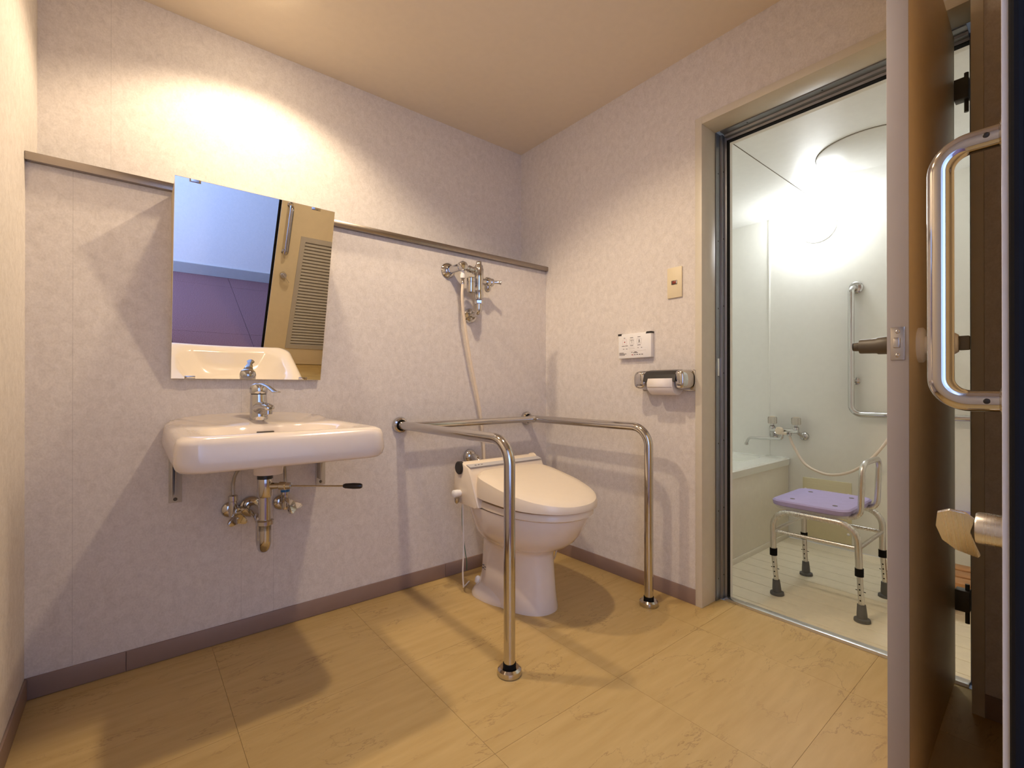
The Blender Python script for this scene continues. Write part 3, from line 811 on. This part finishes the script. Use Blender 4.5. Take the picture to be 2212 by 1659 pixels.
# spout: flattened tube forward
bm = bmesh.new()
path = [(0, .040, .024, .024), (-.03, .046, .021, .020), (-.06, .050, .019, .014), (-.088, .050, .0185, .011), (-.104, .048, .015, .009), (-.110, .046, .006, .004)]
sdir = V(.10, -1, 0).normalized(); sx_ = V(-sdir.y, sdir.x, 0)
rings = [[V(fx, fy, fz + z) + sdir * (-y) + sx_ * (math.cos(2 * PI * k / 24) * w) + V(0, 0, math.sin(2 * PI * k / 24) * h) for k in range(24)] for y, z, w, h in path]
add_loft(bm, rings); mk('spout', bm, 'chrome', fc)
q = V(fx, fy, fz) + sdir * .088
mk('aerator', lathe(q + V(0, 0, .042), (0, 0, -1), [(.013, 0), (.013, .014), (.011, .016), (.003, .0162)], 24), 'steel', fc)
mk('neck_ring', lathe((fx, fy + .003, fz + .088), (0, 0, 1), [(.0225, -.001), (.0225, .004)], 28), 'black', fc)
bm = bmesh.new()
rings = []
for z, r_ in ((.091, .0245), (.096, .0265), (.108, .0262), (.118, .0225), (.124, .014), (.1255, .002)):
    rings.append([V(fx + math.cos(2 * PI * k / 28) * r_, fy + .003 + math.sin(2 * PI * k / 28) * r_, fz + z) for k in range(28)])
add_loft(bm, rings)
cap = mk('lever_cap', bm, 'chrome', fc)
bm = bmesh.new()
ldir = V(.24, -1, 0).normalized(); lx_ = V(-ldir.y, ldir.x, 0)
rings = []
for s, z, w, h in ((-.018, .1090, .010, .006), (.006, .1205, .016, .005), (.034, .1200, .0120, .0042), (.066, .1120, .0090, .0038), (.098, .1005, .0095, .0034), (.116, .0965, .0135, .0030), (.128, .0965, .009, .0022), (.132, .097, .003, .001)):
    rings.append([V(fx, fy, fz + z) + ldir * s + lx_ * (math.cos(2 * PI * k / 20) * w) + V(0, 0, math.sin(2 * PI * k / 20) * h) for k in range(20)])
add_loft(bm, rings); mk('lever', bm, 'chrome', cap)

# trap, pop-up rod
tr = thing('drain_trap', (-1.398, -.25, .345), 'chrome drain trap with black-handled pull rod under the washbasin', 'drain trap')
px, py = -1.398, -.255
mk('tailpiece', tube([(px, py, .589), (px, py, .42)], .0172, 0, 24), 'steel', tr)
mk('rim_seal', lathe((px, py, .575), (0, 0, 1), [(.0215, 0), (.0215, .0125)], 24), 'black', tr)
mk('sleeve', lathe((px, py, .520), (0, 0, 1), [(.0185, 0), (.0212, .004), (.0212, .05), (.0205, .056)], 24), 'steel', tr)
mk('coupling_nut', lathe((px, py, .435), (0, 0, 1), [(.019, 0), (.0240, .003), (.0240, .014), (.019, .018)], 24), 'steel', tr)
mk('u_bend', tube([(px, py, .437), (px, py, .362), (px + .003, py + .062, .362), (px + .004, py + .062, .440), (-1.392, -.001, .440)], .0172, .033, 24, 10), 'steel', tr)
mk('clean_out_plug', dome((px - .006, py + .012, .398), (-.8, -.3, 0), .009, .012, 16, 5), 'steel', tr)
mk('wall_flange', dome((-1.392, 0, .440), (0, -1, 0), .036, .016, 32, 6, .003), 'steel', tr)
rd = V(.776, -.63, 0); o_ = V(px, py, .553)
mk('tee', lathe(o_ + rd * .012, rd, [(.011, 0), (.0095, .02), (.0085, .03), (.0125, .033), (.0125, .05), (.010, .052), (.010, .066), (.004, .067)], 20), 'steel', tr)
ro = mk('pull_rod', tube([o_ + rd * .07, o_ + rd * .24], .0024, 0, 10), 'steel', tr)
mk('grip', lathe(o_ + rd * .236, rd, [(.005, 0), (.0075, .006), (.009, .03), (.0085, .05), (.006, .056)], 16), 'black', ro)

def tri_handle(c, n, up, parent):
    n = Vector(n).normalized(); u = Vector(up).normalized(); w = n.cross(u)
    pts = []
    for k in range(48):
        a = 2 * PI * k / 48
        rr_ = .0145 + .020 * max(0, math.cos(1.5 * (((a + PI / 3) % (2 * PI / 3)) - PI / 3))) ** 3
        pts.append(Vector(c) + (u * math.cos(a) + w * math.sin(a)) * rr_)
    h = mk('handle', prism(pts, n * .010, .0015), 'steel', parent)
    mk('handle_screw', dome(Vector(c) + n * .009, n, .005, .003, 14, 4), 'chrome', h)
    return h
def stop_valve(x, z, blue, hn, label, hosepts):
    v = thing('stop_valve', (x, 0, z), label, 'valve')
    mk('wall_flange', dome((x, 0, z), (0, -1, 0), .027, .012, 28, 6, .002), 'steel', v)
    mk('stub', tube([(x, 0, z), (x, -.065, z)], .0095, 0, 16), 'steel', v)
    mk('riser', lathe((x, -.060, z - .012), (0, 0, 1), [(.011, 0), (.012, .006), (.012, .05), (.014, .052), (.014, .068), (.011, .070)], 20), 'steel', v)
    if blue: mk('colour_ring', lathe((x, -.060, z + .048), (0, 0, 1), [(.0146, 0), (.0146, .008)], 20), 'blue', v)
    mk('spindle', tube([(x, -.06, z), V(x, -.06, z) + Vector(hn).normalized() * .034], .007, 0, 14), 'steel', v)
    tri_handle(V(x, -.06, z) + Vector(hn).normalized() * .03, hn, (0, 0, 1) if not blue else (-.5, .3, .7), v)
    mk('supply_hose', tube(smooth_path(hosepts, 8), .0052, 0, 12), 'braid', v)
stop_valve(-1.453, .440, False, (.25, -1, -.35), 'chrome stop valve with three-wing handle left of the drain trap',
           [(-1.453, -.060, .50), (-1.453, -.062, .535), (-1.447, -.075, .57), (-1.425, -.10, .61), (-1.405, -.12, .650)])
stop_valve(-1.296, .440, True, (.55, -1, .1), 'chrome stop valve with blue ring right of the drain trap',
           [(-1.296, -.060, .50), (-1.297, -.063, .54), (-1.305, -.08, .58), (-1.335, -.11, .62), (-1.36, -.13, .652)])
for xx, lab in ((-1.49, 'left of the drain'), (-1.305, 'right of the drain')):
    b_ = thing('mounting_bolt', (xx, -.12, .612), 'small mounting bolt hanging under the washbasin ' + lab, 'bolt')
    mk('shank', tube([(xx, -.12, .668), (xx, -.12, .625)], .004, 0, 10), 'steel', b_)
    mk('nut', lathe((xx, -.12, .612), (0, 0, 1), [(.0075, 0), (.0075, .012), (.005, .014)], 6), 'white' if xx < -1.4 else 'ivory_w', b_)

# ================================================================== TOILET HANDRAIL
hr = thing('toilet_handrail', (-.489, -.36, 0), 'polished steel handrail frame standing around the toilet', 'handrail')
RZ, RX0, RX1, RY = .692, -.839, -.141, -.735
for xx in (RX0, RX1):
    mk('rail', tube([(xx, 0, RZ), (xx, RY, RZ), (xx, RY, .0)], .0172, .075, 28, 12), 'steel', hr)
    mk('wall_flange', lathe((xx, 0, RZ), (0, -1, 0), [(.033, 0), (.034, .006), (.030, .016), (.023, .020), (.0185, .018)], 36), 'steel', hr)
    mk('collar', tube([(xx, -.006, RZ), (xx, -.026, RZ)], .0192, 0, 28), 'rubber', hr)
    mk('floor_flange', lathe((xx, RY, 0), (0, 0, 1), [(.035, 0), (.037, .006), (.035, .016), (.028, .022), (.0195, .021)], 40), 'steel', hr)
    mk('collar', tube([(xx, RY, .016), (xx, RY, .034)], .0194, 0, 28), 'rubber', hr)
mk('cross_bar', tube([(RX0, -.075, RZ), (RX1, -.075, RZ)], .0150, 0, 28), 'steel', hr)
mk('weld', lathe((RX1 - .030, -.075, RZ), (1, 0, 0), [(.0152, 0), (.0175, .012), (.0182, .016)], 24), 'steel', hr)

# ================================================================== TOILET
TX = -.489
to = thing('toilet', (TX, -.40, 0), 'ivory floor toilet with closed bidet-seat lid inside the handrail', 'toilet')
bm = bmesh.new()
# (z, half width, y front, y back, centre y, front exponent, back exponent)
secs = [
    (.000, .118, -.548, -.165, -.33, 2.2, 3.0),
    (.012, .117, -.548, -.165, -.33, 2.2, 3.0),
    (.040, .108, -.546, -.165, -.33, 2.2, 2.8),
    (.075, .098, -.543, -.168, -.33, 2.3, 2.6),
    (.150, .092, -.535, -.172, -.33, 2.4, 2.6),
    (.210, .091, -.530, -.175, -.34, 2.4, 2.6),
    (.226, .096, -.537, -.175, -.36, 2.3, 2.6),
    (.238, .114, -.558, -.175, -.38, 2.2, 2.6),
    (.252, .136, -.590, -.172, -.40, 2.15, 2.6),
    (.275, .155, -.622, -.170, -.41, 2.15, 2.6),
    (.305, .169, -.648, -.165, -.42, 2.15, 2.6),
    (.340, .178, -.668, -.160, -.43, 2.15, 2.8),
    (.366, .182, -.680, -.160, -.43, 2.15, 3.0),
    (.382, .182, -.682, -.160, -.43, 2.15, 3.0),
]
rings = [ring_egg(TX, c, z, w, f - c if False else (c - f), (b_ - c), 72, pf, pb) for z, w, f, b_, c, pf, pb in secs]
add_loft(bm, rings); bowl = mk('bowl', bm, 'ceramic_t', to, True, 50)
# foot plate bulge at the rear with bolt caps
bm = bmesh.new()
ft = lambda z, e: ring_egg(TX, -.26, z, .142 - e, .20 - e, .095 - e, 64, 2.2, 2.4)
add_loft(bm, [ft(0, 0), ft(.012, .0), ft(.026, .010), ft(.045, .034)]); mk('foot', bm, 'ceramic_t', to, True, 60)
for (bx, by) in ((-.572, -.190), (-.578, -.280), (-.406, -.190), (-.400, -.280)):
    mk('bolt_cap', dome((bx, by, .028), (0, 0, 1), .014, .020, 18, 6, .006), 'white', to)
for k, (yy, zz, l_) in enumerate(((-.235, .112, .010), (-.235, .100, .008), (-.252, .108, .012), (-.252, .098, .012))):
    mk('printed_mark', box((-.5795, yy - l_ / 2, zz), (-.5745, yy + l_ / 2, zz + .003)), 'ink', to, False)
# seat ring between bowl and lid
bm = bmesh.new()
sg = lambda z, e: ring_egg(TX, -.45, z, .190 - e, .256 - e, .19, 72, 2.15, 3.2)
add_loft(bm, [sg(.383, .012), sg(.388, .004), sg(.402, .004), sg(.410, .010)]); mk('seat', bm, 'ivory', to, True, 40)
# lid: slopes down to the front
bm = bmesh.new()
def lid_ring(e, zf, zb, tilt=True):
    out = []
    for p in ring_egg(TX, -.45, 0, .198 - e, .266 - e, .158 - e * .3, 96, 2.2, 5.0):
        s = (p.y + .716) / (.716 - .29)
        out.append(V(p.x, p.y, zf + (zb - zf) * max(0, min(1, s))))
    return out
add_loft(bm, [lid_ring(.008, .413, .425), lid_ring(.001, .416, .428), lid_ring(.0, .425, .480), lid_ring(.005, .437, .512), lid_ring(.016, .443, .520), lid_ring(.05, .446, .524)])
lid = mk('lid', bm, 'ivory', to, True, 30)
# bidet unit behind the lid
bm = bmesh.new()
un = [(-.176, .383), (-.330, .383), (-.352, .386), (-.300, .500), (-.286, .530), (-.235, .548), (-.200, .545), (-.182, .520)]
add_prism(bm, [V(TX - .196, y, z) for y, z in un], (.392, 0, 0))
bmesh.ops.bevel(bm, geom=list(bm.edges), offset=.006, segments=2, affect='EDGES', profile=0.5)
unit = mk('bidet_unit', bm, 'ivory', to, True, 40)
mk('silver_strip', prism([V(TX - .190, -.290, .5335), V(TX - .190, -.262, .5405), V(TX - .190, -.262, .5425), V(TX - .190, -.290, .5355)], (.380, 0, 0)), 'silver', unit, False)
for dx in (-.155, -.140, -.125):
    mk('indicator', box((TX + dx - .004, -.2775, .5385), (TX + dx + .004, -.2745, .5402)), 'ink', unit, False)
for sx in (-1, 1):
    mk('side_cap', lathe((TX + sx * .188, -.222, .526), (sx, 0, 0), [(.026, 0), (.026, .013), (.022, .016)], 24), 'black' if sx < 0 else 'ivory', unit)
mk('water_valve', lathe((TX - .196, -.225, .425), (-1, 0, 0), [(.013, 0), (.015, .012), (.015, .030), (.010, .033)], 20), 'white', unit)
mk('water_drain', dome((TX - .211, -.225, .408), (0, 0, -1), .011, .018, 16, 5, .006), 'steel', unit)
mk('flush_pipe', tube([(TX, -.001, .528), (TX, -.085, .528), (TX, -.085, .40), (TX, -.20, .36)], .017, .04, 18), 'chrome', to)
mk('pipe_flange', dome((TX, 0, .528), (0, -1, 0), .034, .03, 28, 7, .003), 'chrome', to)

# cords
cdw = thing('power_cord', (-.66, -.22, .004), 'white cord hanging from the left of the toilet seat', 'cord')
mk('cord', tube(smooth_path([(-.672, -.225, .40), (-.664, -.215, .33), (-.658, -.21, .20), (-.655, -.20, .09), (-.645, -.19, .03), (-.62, -.155, .008), (-.57, -.12, .006)], 8), .0032, 0, 10), 'white', cdw)
cg = thing('earth_wire', (-.66, -.2, .05), 'thin green wire running behind the left of the toilet', 'wire')
mk('wire', tube(smooth_path([(-.664, -.215, .40), (-.662, -.205, .35), (-.650, -.19, .27), (-.622, -.165, .17), (-.59, -.13, .10), (-.57, -.10, .05)], 8), .0017, 0, 8), 'green', cg)
cr = thing('power_cord', (-.2, -.2, .004), 'white cord hanging at the right of the toilet to the floor', 'cord')
mk('cord', tube(smooth_path([(-.296, -.43, .385), (-.287, -.42, .33), (-.255, -.36, .20), (-.205, -.27, .06), (-.185, -.20, .012), (-.215, -.14, .006), (-.30, -.08, .006)], 8), .0032, 0, 10), 'white', cr)
mk('plug', box((-.300, -.455, .372), (-.286, -.435, .402), .003), 'ivory', cr)
cg2 = thing('earth_wire', (-.3, -.2, .01), 'thin green wire curling to the floor at the right of the toilet', 'wire')
mk('wire', tube(smooth_path([(-.300, -.40, .30), (-.290, -.37, .21), (-.285, -.31, .11), (-.300, -.25, .04), (-.33, -.20, .006), (-.38, -.14, .005)], 8), .0017, 0, 8), 'green', cg2)

# ================================================================== FLUSH VALVE ON THE WALL
fv = thing('flush_valve', (-.53, 0, 1.15), 'chrome wall-mounted flush valve under the ledge above the toilet', 'valve')
yv = -.085
mk('wall_flange', lathe((-.606, 0, 1.375), (0, -1, 0), [(.034, 0), (.035, .005), (.028, .016), (.018, .022), (.016, .018)], 32), 'chrome', fv)
mk('inlet', tube([(-.606, 0, 1.375), (-.580, yv + .005, 1.383)], .0165, 0, 20), 'chrome', fv)
mk('elbow', lathe((-.580, yv - .016, 1.383), (0, 1, 0), [(.004, -.004), (.016, 0), (.0215, .010), (.0215, .028), (.016, .036)], 26), 'chrome', fv)
mk('coupling', lathe((-.565, yv, 1.378), (1, 0, -.12), [(.012, 0), (.012, .014), (.0155, .015), (.0155, .028), (.013, .030), (.013, .040), (.017, .042), (.017, .052), (.0125, .054), (.0125, .075)], 24), 'chrome', fv)
mk('body', lathe((-.494, yv, 1.285), (0, 0, 1), [(.019, 0), (.021, .01), (.019, .03), (.021, .055), (.021, .098), (.0185, .102), (.0185, .112), (.013, .120), (.013, .132), (.004, .134)], 28), 'chrome', fv)
mk('vacuum_breaker', lathe((-.540, yv - .004, 1.268), (0, 0, 1), [(.004, 0), (.017, .004), (.019, .012), (.019, .046), (.0175, .047), (.0175, .050), (.019, .051), (.019, .066), (.015, .070), (.003, .071)], 28), 'chrome', fv)
mk('breaker_arm', tube([(-.536, yv, 1.288), (-.494, yv, 1.295)], .014, 0, 18), 'chrome', fv)
mk('valve_boss', lathe((-.494, yv, 1.245), (0, 0, 1), [(.014, 0), (.020, .006), (.021, .02), (.018, .045)], 26), 'chrome', fv)
mk('lower_nut', lathe((-.494, yv, 1.226), (0, 0, 1), [(.018, 0), (.0195, .004), (.0195, .014), (.014, .018)], 6), 'chrome', fv)
mk('side_arm', tube([(-.494, yv, 1.330), (-.425, yv + .01, 1.335)], .0125, 0, 18), 'chrome', fv)
bh = mk('bonnet', lathe((-.452, yv + .005, 1.333), (1, .14, .05), [(.016, 0), (.0215, .004), (.0215, .016), (.016, .020), (.019, .024), (.019, .038), (.011, .046)], 24), 'chrome', fv)
mk('lever', tube(smooth_path([(-.420, yv + .01, 1.336), (-.395, yv - .006, 1.336), (-.378, yv - .02, 1.334)], 6), [.0075] * 10 + [.0095, .0105, .006], 0, 14), 'chrome', bh)
mk('side_cap', dome((-.435, yv + .012, 1.318), (.1, .2, -1), .016, .02, 20, 6, .01), 'chrome', fv)
mk('discharge_pipe', tube([(-.494, yv, 1.236), (-.494, yv, 1.182), (-.490, -.001, 1.182)], .0118, .04, 20, 10), 'chrome', fv)
mk('wall_flange', lathe((-.488, 0, 1.182), (0, -1, 0), [(.034, 0), (.035, .005), (.030, .014), (.020, .018), (.013, .015)], 32), 'chrome', fv)
bh_ = thing('bidet_supply_hose', (-.50, -.05, .5), 'cream supply hose hanging from the flush valve to the toilet', 'hose')
mk('fitting', lathe((-.577, yv + .006, 1.366), (0, 0, -1), [(.009, 0), (.009, .018), (.0115, .019), (.0115, .034), (.008, .036)], 18), 'white', bh_)
mk('crimp', lathe((-.577, yv + .006, 1.330), (0, 0, -1), [(.0062, 0), (.0078, .003), (.0062, .007), (.0078, .010), (.0062, .014), (.0078, .018), (.0062, .026)], 16), 'steel', bh_)
mk('hose', tube(smooth_path([(-.577, yv + .006, 1.306), (-.577, -.075, 1.25), (-.562, -.065, 1.17), (-.520, -.050, .99), (-.468, -.040, .80), (-.440, -.036, .66), (-.430, -.036, .55), (-.432, -.045, .46), (-.445, -.10, .42)], 8), .0062, 0, 14), 'hose', bh_)

# ================================================================== RIGHT WALL FITTINGS
sw = thing('wall_switch', (0, -.764, 1.212), 'cream switch plate with small red rocker beside the doorway', 'switch')
mk('plate', box((-.007, -.797, 1.212), (0, -.731, 1.336), .003), 'switch', sw)
ro_ = mk('rocker', box((-.0095, -.7765, 1.266), (-.006, -.7515, 1.282), .0008), 'dark', sw)
mk('red_lens', box((-.0105, -.7725, 1.2685), (-.009, -.757, 1.2795), .0004), 'red', ro_)
mk('label_window', box((-.0098, -.7758, 1.268), (-.0092, -.7735, 1.280)), 'white', ro_, False)
rc = thing('bidet_remote', (0, -.575, .977), 'white bidet remote panel with button icons on the right wall', 'remote control')
RC0, RC1, RCX = -.664, -.494, -.021
mk('case', box((RCX, RC0, .977), (0, RC1, 1.085), .003), 'white', rc)
for y0, y1 in ((RC0 - .001, RC0 + .026), (RC1 - .018, RC1 + .001)):
    mk('corner_cap', prism([V(RCX - .0012, y0, 1.078), V(RCX - .0012, y1, 1.078), V(RCX - .0012, y1 - .004 if y0 < -.6 else y1, 1.0865), V(RCX - .0012, y0, 1.0865)], (-RCX + .001, 0, 0), .0008), 'black', rc)
def mark(kind, yy, zz, w, h, mat):           # printed marks on the front of the case (yy, zz from its left lower corner)
    y = RC1 - yy
    mk(kind, box((RCX - .0006, y - w, .977 + zz), (RCX, y, .977 + zz + h)), mat, rc, False)
for yy, mat in ((.024, 'ink_p'), (.062, 'ink_l'), (.100, 'ink_l')):
    mark('button_outline', yy, .060, .022, .0007, mat); mark('button_outline', yy, .0825, .022, .0007, mat)
    mark('button_outline', yy, .060, .0007, .023, mat); mark('button_outline', yy + .0213, .060, .0007, .023, mat)
mark('icon', .0325, .069, .005, .005, 'ink_r')
mark('icon', .0725, .064, .0012, .014, 'ink'); mark('icon', .067, .0775, .013, .0012, 'ink'); mark('icon', .067, .074, .0012, .004, 'ink'); mark('icon', .079, .074, .0012, .004, 'ink')
mark('icon', .1085, .068, .005, .006, 'ink'); mark('icon', .1095, .074, .003, .006, 'ink'); mark('icon', .105, .0655, .012, .0010, 'ink')
for a in ((.030, .088, .008), (.064, .088, .016), (.103, .0885, .014), (.020, .053, .015), (.038, .0535, .014), (.064, .054, .016), (.102, .054, .016), (.026, .040, .007), (.042, .040, .008), (.103, .042, .005), (.120, .0425, .006)):
    mark('print', a[0], a[1], a[2], .0022, 'ink')
mark('print', .058, .041, .030, .0009, 'ink_l')
for k in range(5): mark('print', .056 + k * .0066, .0465, .002, .002, 'ink_l')
for a in ((.006, .023, .024), (.006, .0185, .038), (.006, .014, .030), (.070, .024, .006), (.080, .0215, .024), (.086, .025, .012)): mark('print', a[0], a[1], a[2], .0024, 'ink')
for k, mat in enumerate(('ink_r', 'ink', 'ink', 'ink', 'ink')): mark('print', .072 + k * .0125, .013, .008, .003, mat)
mark('panel_line', .060, .0315, .085, .0005, 'ink_l')

ph = thing('paper_holder', (0, -.71, .79), 'chrome toilet paper holder with black cover plate on right wall', 'paper holder')
xr = -.050
for (yc, s) in ((-.646, 1.35), (-.828, 1.0)):
    mk('wall_plate', box((-.006, yc - .026 * s, .836), (0, yc + .026 * s, .918), .004), 'chrome', ph)
    bm = bmesh.new()
    rings = []
    for t in [q / 12 for q in range(13)]:
        xx = -.004 - .078 * math.sin(t * PI / 2) ** .9
        hw = (.024 - .006 * t) * s
        hh = .040 * (1 - .25 * t * t)
        if t > .8: f = 1 - (t - .8) / .2 * .55; hw *= f; hh *= f
        rings.append([V(xx, yc + math.copysign(abs(math.cos(a)) ** .7, math.cos(a)) * hw, .880 + math.copysign(abs(math.sin(a)) ** .7, math.sin(a)) * hh) for a in [2 * PI * q / 28 for q in range(28)]])
    add_loft(bm, rings); mk('bracket', bm, 'chrome', ph, True, 50)
bm = bmesh.new()
cp = [(-.006, .914), (-.035, .920), (-.064, .915), (-.082, .900), (-.090, .874), (-.087, .872), (-.079, .897), (-.063, .911), (-.035, .916), (-.006, .910)]
add_prism(bm, [V(x, -.672, z) for x, z in cp], (0, -.144, 0)); mk('cover_plate', bm, 'black', ph, True, 30)
mk('core_rod', tube([(xr, -.668, .866), (xr, -.815, .866)], .008, 0, 14), 'white', ph)
tp = thing('toilet_paper_roll', (xr, -.732, .82), 'white toilet paper roll under the black cover plate', 'toilet paper')
bm = lathe((xr, -.692, .862), (0, -1, 0), [(.018, 0), (.0415, 0), (.0425, .002), (.0425, .112), (.0415, .114), (.018, .114), (.018, .002)], 48)
mk('roll', bm, 'paper_roll', tp)
sp = [V(xr + math.cos(a) * .0433, -.694, .862 + math.sin(a) * .0433) for a in [R(120 + q * 6) for q in range(14)]]
bm = bmesh.new(); vs0 = [bm.verts.new(p) for p in sp]; vs1 = [bm.verts.new(p + V(0, -.11, 0)) for p in sp]
for q in range(len(sp) - 1): bm.faces.new((vs0[q], vs0[q + 1], vs1[q + 1], vs1[q]))
sheet = mk('loose_sheet', bm, 'paper_roll', tp)
sheet.modifiers.new('thick', 'SOLIDIFY').thickness = .0006
